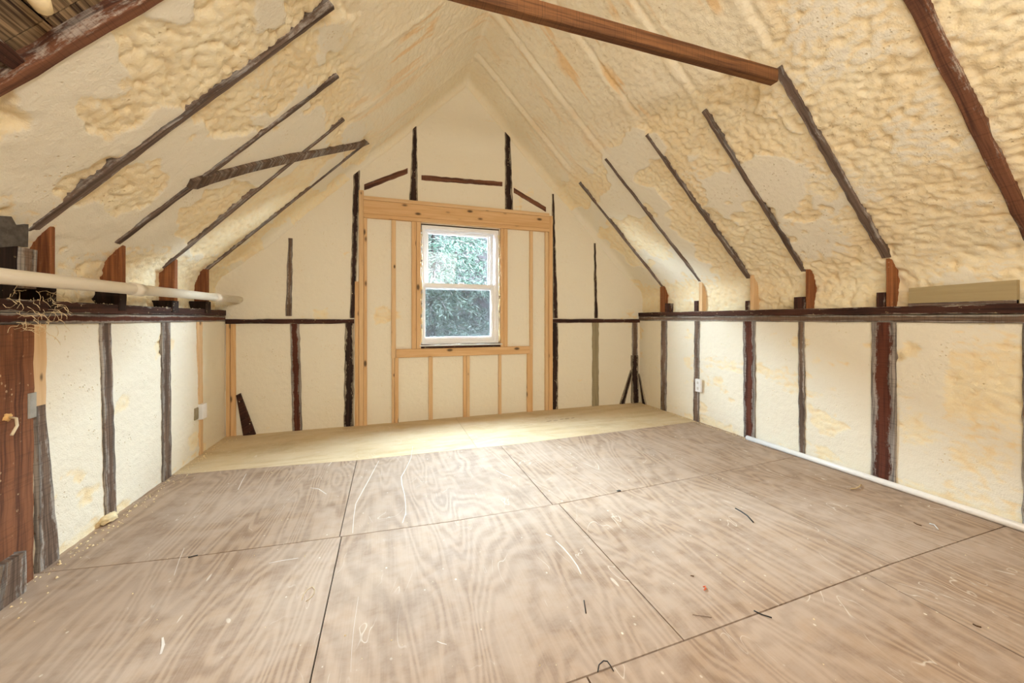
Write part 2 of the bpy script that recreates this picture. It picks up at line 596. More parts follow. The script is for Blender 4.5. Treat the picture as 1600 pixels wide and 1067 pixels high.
def grid_mesh(name, P, planed, lump, streak, keep=None):
    """P: (n, m, 3) points -> smooth quad sheet with the foam attributes; keep masks cells."""
    n, m = P.shape[:2]
    idx = np.arange(n * m).reshape(n, m)
    q = np.stack([idx[:-1, :-1], idx[1:, :-1], idx[1:, 1:], idx[:-1, 1:]], -1)
    q = q[keep] if keep is not None else q.reshape(-1, 4)
    me = bpy.data.meshes.new(name)
    me.vertices.add(n * m)
    me.vertices.foreach_set('co', P.reshape(-1).astype(np.float32))
    me.loops.add(q.size)
    me.loops.foreach_set('vertex_index', q.reshape(-1).astype(np.int32))
    me.polygons.add(len(q))
    me.polygons.foreach_set('loop_start', (np.arange(len(q)) * 4).astype(np.int32))
    me.polygons.foreach_set('use_smooth', np.ones(len(q), dtype=bool))
    for nm, arr in (('planed', planed), ('lump', lump), ('streak', streak)):
        a = me.attributes.new(nm, 'FLOAT', 'POINT')
        a.data.foreach_set('value', arr.reshape(-1).astype(np.float32))
    me.update(calc_edges=True)
    me.validate()
    return me


# ------------------------------------------------------------------ floor
floor = box('floor', (XL - 0.25, YF, -0.16), (XR + 0.25, YW + 0.10, -0.0185), 'dark_gap', kind='structure', bev=0)
A = [(240, 744), (287, 740), (400, 731), (555, 719), (744, 700), (800, 694.5), (1020, 667), (1087, 658.5), (1160, 649)]
B = [(40, 898), (80, 893), (310, 868), (533, 838), (700, 815), (867, 788), (1007, 761), (1109, 741), (1245, 713), (1300, 702)]
fa = [on_floor(*p) for p in A]
fb = [on_floor(*p) for p in B]
fc = [on_floor(*p) for p in [(885, 1067), (1070, 1000), (1200, 952), (1395, 880), (1570, 822), (1640, 799)]]


def at_x(line, x):
    for p, q in zip(line, line[1:]):
        if min(p.x, q.x) - 1e-6 <= x <= max(p.x, q.x) + 1e-6:
            return p.lerp(q, (x - p.x) / (q.x - p.x))
    p, q = (line[0], line[1]) if abs(x - line[0].x) < abs(x - line[-1].x) else (line[-2], line[-1])
    return p.lerp(q, (x - p.x) / (q.x - p.x))


def strip(line, x0, x1):
    return [at_x(line, x0)] + [p for p in line if x0 + 0.03 < p.x < x1 - 0.03] + [at_x(line, x1)]


def sheet(poly, mat, gap, label=None):
    poly = [Vector((p.x, p.y, 0)) for p in poly]
    c = sum(poly, Vector()) / len(poly)
    n = len(poly)
    ins = []
    for i, p in enumerate(poly):                      # inset every edge by gap so the joint stays open
        d1 = (p - poly[i - 1]).normalized()
        d2 = (poly[(i + 1) % n] - p).normalized()
        n1, n2 = Vector((-d1.y, d1.x, 0)), Vector((-d2.y, d2.x, 0))
        bis = (n1 + n2)
        bis = bis / max(0.3, bis.dot(n1)) if bis.length > 1e-6 else n1
        if bis.dot(c - p) < 0:
            bis = -bis
        ins.append(p + bis * gap + Vector((0, 0, random.uniform(-0.0012, 0))))
    V = ins + [p - Vector((0, 0, 0.018)) for p in ins]
    F = [tuple(range(n)), tuple(range(2 * n - 1, n - 1, -1))] + [(i, i + n, (i + 1) % n + n, (i + 1) % n) for i in range(n)]
    me = fix_normals(mesh('plywood_sheet', V, F, [(p.x, p.y) for p in V]))
    return link('plywood_sheet', me, mat, floor, label)


x1s, x2s, x4s = -0.245, 0.955, 2.20
e0, e1 = XL - 0.10, XR + 0.12
mid = on_floor(745, 699)
top_m = on_floor(712, 653)
yb = YW + 0.06
sheet(strip(fa, e0, mid.x) + [Vector((top_m.x, yb, 0)), Vector((e0, yb, 0))], 'plywood_new', 0.0015, 'newer yellow plywood strip along the gable, left piece')
sheet(strip(fa, mid.x, e1) + [Vector((e1, yb, 0)), Vector((top_m.x, yb, 0))], 'plywood_new', 0.0015, 'newer yellow plywood strip along the gable, right piece')
xs = [e0, x1s, x2s, x4s, e1]
for a, b in zip(xs, xs[1:]):
    sheet(strip(fb, a, b) + list(reversed(strip(fa, a, b))), 'plywood_worn', 0.0024)
xs = [e0, x1s + 0.01, x2s + 0.04, x4s + 0.02, e1]
for a, b in zip(xs, xs[1:]):
    sheet(strip(fc, a, b) + list(reversed(strip(fb, a, b))), 'plywood_worn', 0.0028)
xs = [e0, x1s + 0.01, 0.42, 0.60, 2.03, e1]
for a, b in zip(xs, xs[1:]):
    sheet([Vector((a, YF, 0)), Vector((b, YF, 0))] + list(reversed(strip(fc, a, b))), 'plywood_worn', 0.0030)

# ------------------------------------------------------------------ ceiling: one continuous foam sheet over both slopes
FR, FL = XR + 0.06, XL - 0.10    # foam above the plates lies back from the studs
off = 0.007 * math.sqrt(2)
key = [(FR, 1.05), (FR, RC - FR + off), (RIDX, RIDZ + off), (FL, LC + FL + off), (FL, 1.05)]
prof = []
for (ax_, az), (bx_, bz) in zip(key, key[1:]):
    L = math.hypot(bx_ - ax_, bz - az)
    n = int(L / 0.0105)
    for i in range(n):
        prof.append((ax_ + (bx_ - ax_) * i / n, az + (bz - az) * i / n))
prof.append(key[-1])
prof = np.array(prof)
k = np.exp(-0.5 * (np.arange(-24, 25) / 6.0) ** 2)
k /= k.sum()
pad = np.pad(prof, ((24, 24), (0, 0)), mode='edge')
sm = np.stack([np.convolve(pad[:, i], k, mode='valid') for i in (0, 1)], 1)
prof[10:-10] = sm[10:-10]
tan = np.gradient(prof, axis=0)
tan /= np.linalg.norm(tan, axis=1)[:, None]
nor = np.stack([-tan[:, 1], tan[:, 0]], 1)      # points into the room
S = np.concatenate([[0], np.cumsum(np.linalg.norm(np.diff(prof, axis=0), axis=1))])
ys = np.concatenate([np.arange(YF - 0.05, 0.45, 0.05), np.arange(0.45, YW + 0.12, 0.0105)])
SS, YY = np.meshgrid(S, ys, indexing='ij')
PX = np.repeat(prof[:, 0:1], len(ys), 1)
PZ = np.repeat(prof[:, 1:2], len(ys), 1)
right = (PX > RIDX).astype(float)
# rafters: face centre y and the height at which foam swallows each
RAFT_R = [(3.865, 2.72), (3.262, 2.74), (2.69, 2.73), (2.155, 2.68), (1.615, 2.64), (1.024, 3.3), (0.5, 3.3), (-0.1, 3.3), (-0.7, 3.3)]
RAFT_L = [(3.95, 2.86), (3.33, 2.73), (2.755, 2.78), (2.23, 2.80), (1.67, 3.3), (1.13, 3.3), (0.55, 3.3), (-0.1, 3.3)]
rr = np.interp(YY, [r[0] for r in RAFT_R][::-1], [r[1] for r in RAFT_R][::-1])
rl = np.interp(YY, [r[0] for r in RAFT_L][::-1], [r[1] for r in RAFT_L][::-1])
tops = np.where(right > 0, rr, rl)
cover = sstep(0.0, 0.20, PZ - tops + 0.02 + 0.10 * (fbm(SS * 5, YY * 5, 70) - 0.5))
n_reg = fbm(SS * 2.9, YY * 2.5, 50, 4)
# how lumpy: near right bay untrimmed, left and far bays mostly planed, crown finely pebbled
near_r = right * sstep(2.20, 1.55, YY)
rough = 0.14 + 1.3 * sstep(0.44, 0.60, n_reg)
rough = np.maximum(rough, near_r * (0.95 + 0.4 * (n_reg - 0.5)))
low_band = sstep(1.78, 1.52, PZ)
rough = np.maximum(rough, low_band * 0.95)
rough = np.maximum(rough, (1 - right) * sstep(2.45, 2.1, YY) * sstep(0.44, 0.56, n_reg))
rough = rough * (1 - 0.55 * cover) + 0.65 * cover
h, planed, lump = foam(SS, YY, np.clip(rough, 0, 1.1), 11)
hp, pp, lp = foam(SS, YY, np.full_like(SS, 0.9), 44, 1.2, 0.028, 0.012)
h = h * (1 - cover) + (hp + 0.35 * h) * cover
far = sstep(2.6, 3.8, YY)
h *= 1 - 0.45 * far
planed = planed * (1 - cover) + cover * 0.55
d = h + 0.016 * cover
for i, (ry, rt) in enumerate(RAFT_R):
    d += right * cover * 0.012 * np.exp(-((YY - ry) / 0.035) ** 2) * (fbm(SS * 3, YY * 0 + i, 80 + i) + 0.2)
    d -= right * cover * 0.010 * np.exp(-((YY - ry + 0.05) / 0.018) ** 2)
for i, (ry, rt) in enumerate(RAFT_L):
    d += (1 - right) * cover * 0.012 * np.exp(-((YY - ry) / 0.035) ** 2) * (fbm(SS * 3, YY * 0 + i, 60 + i) + 0.2)
streak = cover * sstep(0.55, 0.70, fbm(SS * 1.6, YY * 14, 90, 3)) * sstep(0.42, 0.60, fbm(SS * 2.5, YY * 2.5, 95, 3)) * (1 - 0.75 * far)
# foam rounds over into the gable
R = 0.10
tt = np.clip((YY - (YW - R)) / R, 0, 1)
d += R * (1 - np.sqrt(np.clip(1 - tt ** 2, 0, 1))) * 0.6 * sstep(1.5, 1.9, PZ)
# lumps bulge above the plates
d += low_band * 0.025 * fbm(SS * 6, YY * 4, 31, 3)
PXd = PX + nor[:, 0:1] * d
PZd = PZ + nor[:, 1:2] * d
# the bare opening in the near left slope, between two rafters, where the old roof boards show
cy, cs = (YY[:-1, :-1] + YY[1:, 1:]) / 2, (PZ[:-1, :-1] + PZ[1:, 1:]) / 2
lft = PX[:-1, :-1] < RIDX
wob = 0.05 * (fbm(SS[:-1, :-1] * 9, YY[:-1, :-1] * 9, 7) - 0.5)
hole = lft & (cy < 1.665) & (cy > 1.05) & (cs > 1.84 + wob) & (cs < 2.62 + wob)
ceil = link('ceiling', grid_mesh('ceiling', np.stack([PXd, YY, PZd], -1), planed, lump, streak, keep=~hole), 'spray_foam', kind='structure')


def rafter(side, y, y2, x_low, z_top, w_, mat, label=None, taper=0.55):
    if side == 'r':
        n_, lo, hi = N_RS, Vector((x_low, y, RC - x_low)), Vector((RC - z_top, y2, z_top))
    else:
        n_, lo, hi = N_LS, Vector((x_low, y, LC + x_low)), Vector((z_top - LC, y2, z_top))
    a = Vector((0, w_ / 2, 0))
    return timber('rafter', lo - a, lo + a, hi - a * taper, hi + a * taper, n_, 0.10, mat, ceil, label, proud=0.006, wob=0.004)


rafter('r', 3.865, 3.865, 3.27, 2.71, 0.040, 'timber_rafter', 'thin dark rafter of the right slope next to the gable')
rafter('r', 3.255, 3.27, 3.27, 2.74, 0.043, 'timber_rafter', 'second dark rafter from the gable on the right slope')
rafter('r', 2.695, 2.68, 3.27, 2.71, 0.045, 'timber_rafter', 'third dark rafter from the gable on the right slope')
rafter('r', 2.19, 2.14, 3.30, 2.64, 0.045, 'timber_rafter', 'grey weathered rafter fourth from the gable on the right slope')
rafter('r', 1.635, 1.610, 3.24, 2.62, 0.050, 'timber_rafter', 'grey rafter rising to the end of the collar tie', 0.9)
rafter('r', 1.020, 1.030, 3.36, 3.10, 0.058, 'timber_rafter_brown', 'brown rough rafter nearest the viewer on the right slope', 1.0)
rafter('l', 3.955, 3.95, -1.63, 2.84, 0.028, 'timber_rafter', 'thin dark rafter of the left slope next to the gable')
rafter('l', 3.40, 3.28, -1.63, 2.74, 0.040, 'timber_rafter', 'second dark rafter from the gable on the left slope')
rafter('l', 2.785, 2.74, -1.50, 2.76, 0.044, 'timber_rafter', 'dark rafter under the crossing grey board on the left slope')
rafter('l', 2.295, 2.19, -1.56, 2.80, 0.052, 'timber_rafter', 'long weathered rafter of the left slope ending above the white pipe')
rafter('l', 1.672, 1.668, -1.45, 2.85, 0.042, 'timber_rafter_brown', 'brown rafter edging the bare roof boards', 1.0)

# bare roof boards behind the opening: wide rough-sawn planks
dn = LC + 0.075
yj = on_lslope(40, 45, dn).y
for ya, yb_ in ((0.95, yj - 0.002), (yj + 0.002, 1.80)):
    for lo, hi in ((1.68, 2.10), (2.104, 2.52), (2.524, 2.90)):
        timber('roof_board', (lo - dn, ya, lo), (hi - dn, ya, hi), (lo - dn, yb_, lo), (hi - dn, yb_, hi), N_LS, 0.02, 'timber_deck',
               ceil, 'rough-sawn bare roof board', wob=0.001, seg=2)
# short dark brace in the opening
p0, p1, p2, p3 = (on_lslope(*p, LC + 0.02) for p in [(-60, 5), (-60, 55), (46, 100), (27, 114)])
timber('brace', p0, p1, p2, p3, N_LS, 0.05, 'timber_dark', ceil, 'short dark brace in the bare opening', wob=0.002)
# foam drip hanging in the opening
c0, c1 = on_lslope(50, -20, LC), on_lslope(72, 22, LC - 0.01)
tube('foam_drip', [c0, c0.lerp(c1, 0.5), c0.lerp(c1, 0.85), c1], 0.015, 'foam_plain', ceil, 'pale foam drip', radii=[0.03, 0.026, 0.020, 0.007])

# ------------------------------------------------------------------ knee walls
def foam_wall(name, axis, val, sgn, a0, a1, z0, z1, rough_f, seed, hole=None, step=0.0105, kind='structure'):
    """Planed foam between studs; axis 'x' wall runs along y, axis 'y' wall runs along x; sgn points into the room."""
    na, nz = int((a1 - a0) / step) + 1, int((z1 - z0) / step) + 1
    aa, zz = np.meshgrid(np.linspace(a0, a1, na), np.linspace(z0, z1, nz), indexing='ij')
    h, planed, lump = foam(zz, aa, np.clip(rough_f(aa, zz), 0, 1.1), seed, 1.8, 0.034, 0.020)
    d = (h - 0.006) * sgn + val
    P = np.stack([d, aa, zz], -1) if axis == 'x' else np.stack([aa, d, zz], -1)
    keep = None
    ca, cz = (aa[:-1, :-1] + aa[1:, 1:]) / 2, (zz[:-1, :-1] + zz[1:, 1:]) / 2
    if hole:
        keep = hole(ca, cz)
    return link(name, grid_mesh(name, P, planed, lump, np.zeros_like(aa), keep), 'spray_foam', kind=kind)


def rough_right(a, z):
    n = fbm(a * 2.4, z * 3.2, 400, 4)
    r = 0.02 + 0.9 * sstep(0.64, 0.78, n)
    r = np.maximum(r, sstep(0.22, 0.02, z) * 0.75)
    blob = np.exp(-(((a - 1.50) / 0.22) ** 2 + ((z - 0.42) / 0.22) ** 2))
    r = np.maximum(r, blob * 1.0)
    r = np.maximum(r, sstep(1.42, 1.32, a) * 0.8)
    r = np.maximum(r, 0.7 * sstep(0.30, 0.75, np.exp(-((z - 0.55) / 0.25) ** 2) * sstep(0.46, 0.6, fbm(a * 3, z * 9, 410, 3)) * (a > 1.95)))
    return r


def rough_left(a, z):
    n = fbm(a * 2.4, z * 3.2, 500, 4)
    return np.maximum(0.02 + 0.9 * sstep(0.62, 0.76, n), sstep(0.16, 0.0, z) * 0.6)


def rough_back(a, z):
    n = fbm(a * 2.6, z * 2.6, 600, 4)
    return 0.0 + 0.6 * sstep(0.64, 0.78, n) + 0.35 * sstep(0.20, 0.0, z)


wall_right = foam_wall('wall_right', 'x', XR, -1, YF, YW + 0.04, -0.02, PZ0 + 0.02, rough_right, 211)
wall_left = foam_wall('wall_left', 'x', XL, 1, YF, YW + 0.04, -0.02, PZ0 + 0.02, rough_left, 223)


def gable_keep(a, z):
    under = (z < RC - a + 0.06) & (z < LC + a + 0.06)
    win = (a > WX0 - 0.012) & (a < WX1 + 0.012) & (z > WZ0 - 0.03) & (z < WZ1 + 0.012)
    return under & ~win


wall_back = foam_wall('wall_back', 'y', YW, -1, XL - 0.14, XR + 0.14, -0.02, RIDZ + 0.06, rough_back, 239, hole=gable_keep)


def yl(px): return on_left(px, 500).y
def yr(px): return on_right(px, 500).y
def xb(px): return on_gable(px, 500).x


def stud(wall, top, bot, z0, z1, mat, label=None, proud=0.004, depth=0.09, wob=0.004, name='stud', seg=None):
    """A stud seen between the given photo columns at its top and foot."""
    if wall == 'l':
        P = lambda px, z: Vector((XL, yl(px), z))
        n_, par = N_L, wall_left
    elif wall == 'r':
        P = lambda px, z: Vector((XR, yr(px), z))
        n_, par = N_R, wall_right
    else:
        P = lambda px, z: Vector((xb(px), YW, z))
        n_, par = N_B, wall_back
    return timber(name, P(bot[0], z0), P(bot[1], z0), P(top[0], z1), P(top[1], z1), n_, depth, mat, par, label, proud=proud, wob=wob, seg=seg)


# right knee wall
stud('r', (1033, 1042), (1032, 1041), 0, PZ0, 'timber_weathered', 'grey stud of the right wall nearest the gable corner')
stud('r', (1085, 1093), (1083, 1092), 0, PZ0, 'timber_weathered', 'grey stud beside the white outlet box')
stud('r', (1161, 1180), (1162, 1180), 0, PZ0, 'timber_mixed', 'wide stud with red-brown middle and grey edges')
stud('r', (1247, 1256.5), (1248, 1257.5), 0, PZ0, 'timber_weathered', 'narrow grey stud second from the wide post')
stud('r', (1362, 1400), (1361, 1400), 0, PZ0, 'timber_mixed', 'widest post of the right wall, dark red-brown with grey edges', proud=0.006, wob=0.002)
stud('r', (1598, 1630), (1597, 1630), 0, PZ0, 'timber_weathered')
for nm, z0, z1, mat, pr in (('lower_plate', PZ0, PZ1 - 0.003, 'timber_weathered', 0.008), ('upper_plate', PZ1, PZ2, 'timber_dark', 0.014)):
    timber('top_plate', (XR, YF, z0), (XR, YF, z1), (XR, YW + 0.02, z0), (XR, YW + 0.02, z1), N_R, 0.10, mat, wall_right,
           'dark double plate along the top of the right wall' if pr > 0.01 else 'grey lower half of the right top plate', proud=pr, wob=0.002, seg=40)
# studs above the right plate
for x0, x1, yt, m in ((1031, 1038, 447, 'timber_redbrown'), (1091.5, 1097, 441, 'pine_pale'), (1171.5, 1177, 430, 'pine_pale'),
                      (1258.5, 1266, 418, 'timber_redbrown'), (1384, 1394, 395, 'timber_redbrown')):
    z1 = on_right((x0 + x1) / 2, yt).z
    stud('r', (x0, x1), (x0, x1), PZ2, z1, m, 'short brown stud above the right plate', proud=0.0, depth=0.12, wob=0.001, name='short_stud', seg=2)
for x0, x1, yt in ((1085, 1091, 470), (1165, 1171, 470), (1241, 1257.5, 464), (1370, 1383, 457), (1040, 1046, 474)):
    z1 = on_right((x0 + x1) / 2, yt).z
    stud('r', (x0, x1), (x0, x1), PZ2, z1, 'timber_dark', proud=0.008, depth=0.08, wob=0.002, name='nailing_block', seg=2)

# left knee wall
stud('l', (0, 45), (-6, 44), 0, PZ0, 'timber_post', 'broad brown post at the near end of the left wall', proud=0.02)
stud('l', (-40, 9.5), (-45, 9.5), 0, PZ0, 'timber_post', proud=0.028)
stud('l', (-30, 12), (-40, 12), 0, 0.17, 'timber_weathered', 'low weathered block at the foot of the brown post', proud=0.06, name='foot_block')
stud('l', (46, 71), (46, 70), on_left(58, 650).z, PZ0, 'pine_pale', 'pale new pine scab board', proud=0.006, name='pine_board')
stud('l', (51, 67), (57, 89), 0, on_left(58, 634).z, 'timber_weathered', 'leaning weathered stud below the pale pine board', proud=0.012)
stud('l', (157, 173), (166, 182.5), 0, PZ0, 'timber_weathered', 'leaning grey stud in the middle of the left wall')
stud('l', (252.5, 266), (254.5, 267.5), 0, PZ0, 'timber_weathered', 'straight grey stud of the left wall')
stud('l', (308, 316), (313, 317), 0, PZ0, 'pine_pale', 'narrow pine stud beside the left outlet box')

for nm, z0, z1, mat, pr in (('lower_plate', PZ0, PZ1 - 0.003, 'timber_mixed', 0.008), ('upper_plate', PZ1, PZ2, 'timber_dark', 0.014)):
    timber('top_plate', (XL, YF, z0), (XL, YF, z1), (XL, YW - 0.03, z0), (XL, YW - 0.03, z1), N_L, 0.12, mat, wall_left,
           'dark double plate along the top of the left wall' if pr > 0.01 else 'brown lower half of the left top plate', proud=pr, wob=0.002, seg=40)
for x0, x1, yt, m in ((79, 87, 345, 'timber_redbrown'), (191, 197, 379, 'timber_redbrown'), (273, 278, 405, 'timber_redbrown'), (323, 327, 421, 'timber_redbrown')):
    z1 = on_left((x0 + x1) / 2, yt).z
    stud('l', (x0, x1), (x0, x1), PZ2, z1, m, 'short brown stud above the left plate', proud=0.0, depth=0.16, wob=0.001, name='short_stud', seg=2)
for x0, x1, yt in ((70, 80, 440), (180, 191, 452), (264, 274, 470), (317, 325, 471)):
    z1 = on_left((x0 + x1) / 2, yt).z
    stud('l', (x0, x1), (x0, x1), PZ1 + 0.02, z1, 'timber_char', 'blackened joist end on the left plate', proud=0.022, depth=0.16, wob=0.003, name='joist_end', seg=3)
# near left: dark post end and grey flashing above the plate
stud('l', (-30, 30), (-30, 28), PZ2, 1.50, 'timber_char', 'dark post end above the near left plate', proud=0.0, depth=0.12, name='post_end')
stud('l', (28, 56), (27, 54), PZ2 + 0.05, on_left(40, 388).z, 'timber_weathered', 'weathered block under the grey flashing', proud=0.008, depth=0.10, name='nailing_block')

# ------------------------------------------------------------------ gable framing
def gz(px, py): return on_gable(px, py).z


stud('b', (450, 457), (446, 456), PZ1, gz(452, 372), 'timber_weathered', 'dark stud above the ledge, left part of gable', proud=0.002)
stud('b', (453, 468), (457, 472), 0, PZ0 - 0.01, 'timber_mixed', 'brown and grey stud below the ledge, left part of gable')
stud('b', (552.5, 562.5), (546.5, 554.5), PZ1 - 0.02, gz(557, 265), 'timber_black', 'tall black stud left of the pine framing', proud=0.003)
stud('b', (539, 553), (537, 553), 0, PZ0 - 0.01, 'timber_black', 'dark red-black stud under the ledge beside the pine framing')
stud('b', (645, 651), (639.5, 653), gz(646, 314), gz(648, 193), 'timber_black', 'black stud above the header, left one', proud=0.002)
stud('b', (789, 797), (789, 802), gz(795, 329), gz(793, 203), 'timber_black', 'black stud above the header, right one', proud=0.002)
stud('b', (862.5, 865.5), (864, 872), PZ1 - 0.02, gz(864, 303), 'timber_black', 'tall black stud right of the pine framing', proud=0.003)
stud('b', (860, 872), (860, 872), 0, PZ0, 'timber_black', 'black stud under the ledge right of the pine framing')
stud('b', (928, 931), (929, 934.5), PZ1 - 0.02, gz(930, 380), 'timber_black', 'thin dark stud above the ledge, right part of gable', proud=0.001)
stud('b', (925.5, 935.5), (925.5, 935.5), 0, PZ0, 'timber_olive', 'olive-grey stud below the ledge, right part of gable')
for a, b, hh in (((658.5, 281), (785, 291), 7), ((569, 297), (637, 271), 8), ((803, 301), (853, 331), 8)):
    p, q = on_gable(*a), on_gable(*b)
    v = Vector((0, 0, hh * 0.0078))
    timber('blocking', p, p + v, q, q + v, N_B, 0.05, 'timber_rafter_brown', wall_back, 'thin brown blocking strip above the header', proud=0.001, wob=0.004)
# ledges
for x0, x1 in ((XL + 0.0, xb(553.5)), (xb(862), XR)):
    timber('ledge', (x0, YW, PZ0 - 0.025), (x0, YW, PZ0 + 0.022), (x1, YW, PZ0 - 0.025), (x1, YW, PZ0 + 0.022), N_B, 0.06, 'timber_dark',
           wall_back, 'dark ledge across the gable foam', proud=0.010, wob=0.003, seg=10)
def flat(p): return Vector((p.x, p.y, 0.0))


# right corner post with two diagonal braces
stud('b', (988, 996.5), (987, 996), 0, PZ0, 'timber_weathered', 'grey post in the right corner')
zt, zb = gz(990, 555), 0.0
stud('b', (986, 996), (986, 997), zb, zt, 'timber_black', 'black doubled post foot in the right corner', proud=0.02, name='post_foot')
timber('corner_brace', flat(on_gable(968, 627)), flat(on_gable(976, 627)), on_gable(985, 578), on_gable(987, 585), N_B, 0.05, 'timber_black', wall_back,
       'black diagonal brace left of the corner post', proud=0.012, wob=0.004, seg=5)
timber('corner_brace', flat(on_right(1010, 627)), flat(on_right(1004, 625)), on_right(998, 580), on_right(997, 574), N_R, 0.05, 'timber_black', wall_right,
       'dark diagonal brace right of the corner post', proud=0.012, wob=0.003, seg=5)
# left corner
stud('b', (353.5, 359.5), (353.5, 359.5), 0, PZ0 - 0.026, 'pine_new', 'orange pine stud in the left corner', proud=0.012, wob=0.001)
stud('b', (360, 368), (360, 369), 0, PZ0 - 0.026, 'pine_new', 'second orange pine stud in the left corner', proud=0.006, wob=0.001)
prism('corner_brace', [on_gable(370, 617), on_gable(376, 614), flat(on_gable(400, 674)), flat(on_gable(381, 677))], N_B, 0.05, 'timber_dark', wall_back,
      'dark triangular brace at the left corner of the floor', proud=0.02)

# new pine framing round the window
HT0, HT1, HB0, HB1 = on_gable(567, 308), on_gable(857, 333), on_gable(570, 341), on_gable(857, 361)
zt_l, zt_r = HT0.z, HT1.z
ztop = (zt_l + zt_r) / 2
hx0, hx1 = xb(568.5), xb(857)
zmid = [ztop, ztop - 0.042, ztop - 0.19, ztop - 0.232]
for i, (nm, m, pr) in enumerate((('header_cap', 'pine_pale', 0.030), ('header', 'pine_new', 0.026), ('header_base', 'pine_new', 0.030))):
    za, zb_ = zmid[i], zmid[i + 1] + 0.001
    timber(nm, (hx0, YW, zb_), (hx0, YW, za), (hx1, YW, zb_), (hx1, YW, za), N_B, 0.07, m, wall_back,
           ('pale cap board over the window header', 'wide knotty pine header above the window', 'pine board under the header')[i], proud=pr, wob=0.0, seg=1)
zh = zmid[3]
sill_t = gz(720, 539.5) - 0.035
sill_b = sill_t - 0.085


def pine(px0, px1, z0, z1, m='pine_new', label=None, pr=0.02, nm='pine_stud'):
    return stud('b', (px0, px1), (px0, px1), z0, z1, m, label, proud=pr, wob=0.0, name=nm, seg=1)


pine(554.5, 560.5, 0, gz(560, 440), 'pine_new', 'outer pine king stud left of the window', 0.014, 'king_stud')
pine(560.8, 568.3, 0, gz(564, 298), 'pine_pale', 'pine king stud running past the header end', 0.022, 'king_stud')
pine(568.5, 573.5, 0, zh - 0.002, 'pine_new', None, 0.026, 'jack_stud')
pine(611.5, 618.5, sill_b, zh - 0.002, 'pine_pale', 'pale pine stud between the king stud and window')
pine(643, 650, sill_t + 0.01, zh - 0.002, 'pine_new', 'pine trimmer left of the window', 0.022, 'trimmer')
pine(650.3, 657.5, sill_t + 0.01, zh - 0.002, 'pine_new', None, 0.026, 'trimmer')
pine(781.5, 786, sill_t + 0.01, zh - 0.002, 'pine_new', None, 0.026, 'trimmer')
pine(786.3, 792.5, sill_t + 0.01, zh - 0.002, 'pine_new', 'pine trimmer right of the window', 0.022, 'trimmer')
pine(827, 832, sill_b, zh - 0.002, 'pine_pale', 'pale pine stud right of the window')
pine(851, 856, 0, zh - 0.002, 'pine_pale', None, 0.022, 'jack_stud')
pine(856.3, 862.5, 0, ztop - 0.03, 'pine_new', 'pine king stud right of the window', 0.026, 'king_stud')
timber('rough_sill', (xb(619), YW, sill_b), (xb(619), YW, sill_t + 0.008), (xb(826.5), YW, sill_b), (xb(826.5), YW, sill_t + 0.008), N_B, 0.08,
       'pine_new', wall_back, 'pine rough sill under the window', proud=0.026, wob=0.0, seg=1)
pine(612, 616.3, 0, sill_b - 0.001, 'pine_pale', None, 0.02, 'cripple_stud')
pine(616.6, 622.5, 0, sill_b - 0.001, 'pine_new', 'pine cripple stud at the left end of the sill', 0.024, 'cripple_stud')
pine(669.5, 676, 0, sill_b - 0.001, 'pine_pale', None, 0.016, 'cripple_stud')
pine(723.5, 728.3, 0, sill_b - 0.001, 'pine_new', None, 0.02, 'cripple_stud')
pine(728.6, 733.5, 0, sill_b - 0.001, 'pine_pale', None, 0.02, 'cripple_stud')
pine(778.5, 783, 0, sill_b - 0.001, 'pine_pale', None, 0.02, 'cripple_stud')
pine(823, 831.5, 0, sill_b - 0.001, 'pine_new', 'pine cripple stud at the right end of the sill', 0.024, 'cripple_stud')
# dark batten with holes right under the window
bt = timber('dark_batten', (WX0 - 0.02, YW, sill_t + 0.009), (WX0 - 0.02, YW, sill_t + 0.056), (WX1 + 0.03, YW, sill_t + 0.009), (WX1 + 0.03, YW, sill_t + 0.056),
            N_B, 0.03, 'timber_dark', wall_back, 'dark perforated batten under the window', proud=0.010, wob=0.0, seg=1)

pk = on_gable(719, 126)
o = tube('foam_plug', [pk + Vector((0, 0.02, 0)), pk + Vector((0, -0.006, 0)), pk + Vector((0, -0.012, 0))], 0.05, 'foam_plain', wall_back, 'round foam-covered plug at the peak of the gable', 20, radii=[0.055, 0.055, 0.045])

# ------------------------------------------------------------------ window
win = empty('window_1', ((WX0 + WX1) / 2, YW + 0.04, WZ0), kind='structure')


def wbox(name, x0, x1, y0, y1, z0, z1, mat, parent, label=None, bev=0.003):
    o = box(name, (x0, YW + y0, z0), (x1, YW + y1, z1), mat, None, label, bev)
    if parent is not None:
        o.parent = parent
        o.matrix_parent_inverse = parent.matrix_world.inverted() if False else o.matrix_parent_inverse
        par_loc = Vector(parent.location)
        if parent.parent is not None:
            par_loc += Vector(parent.parent.location)
        o.location = -par_loc
    return o


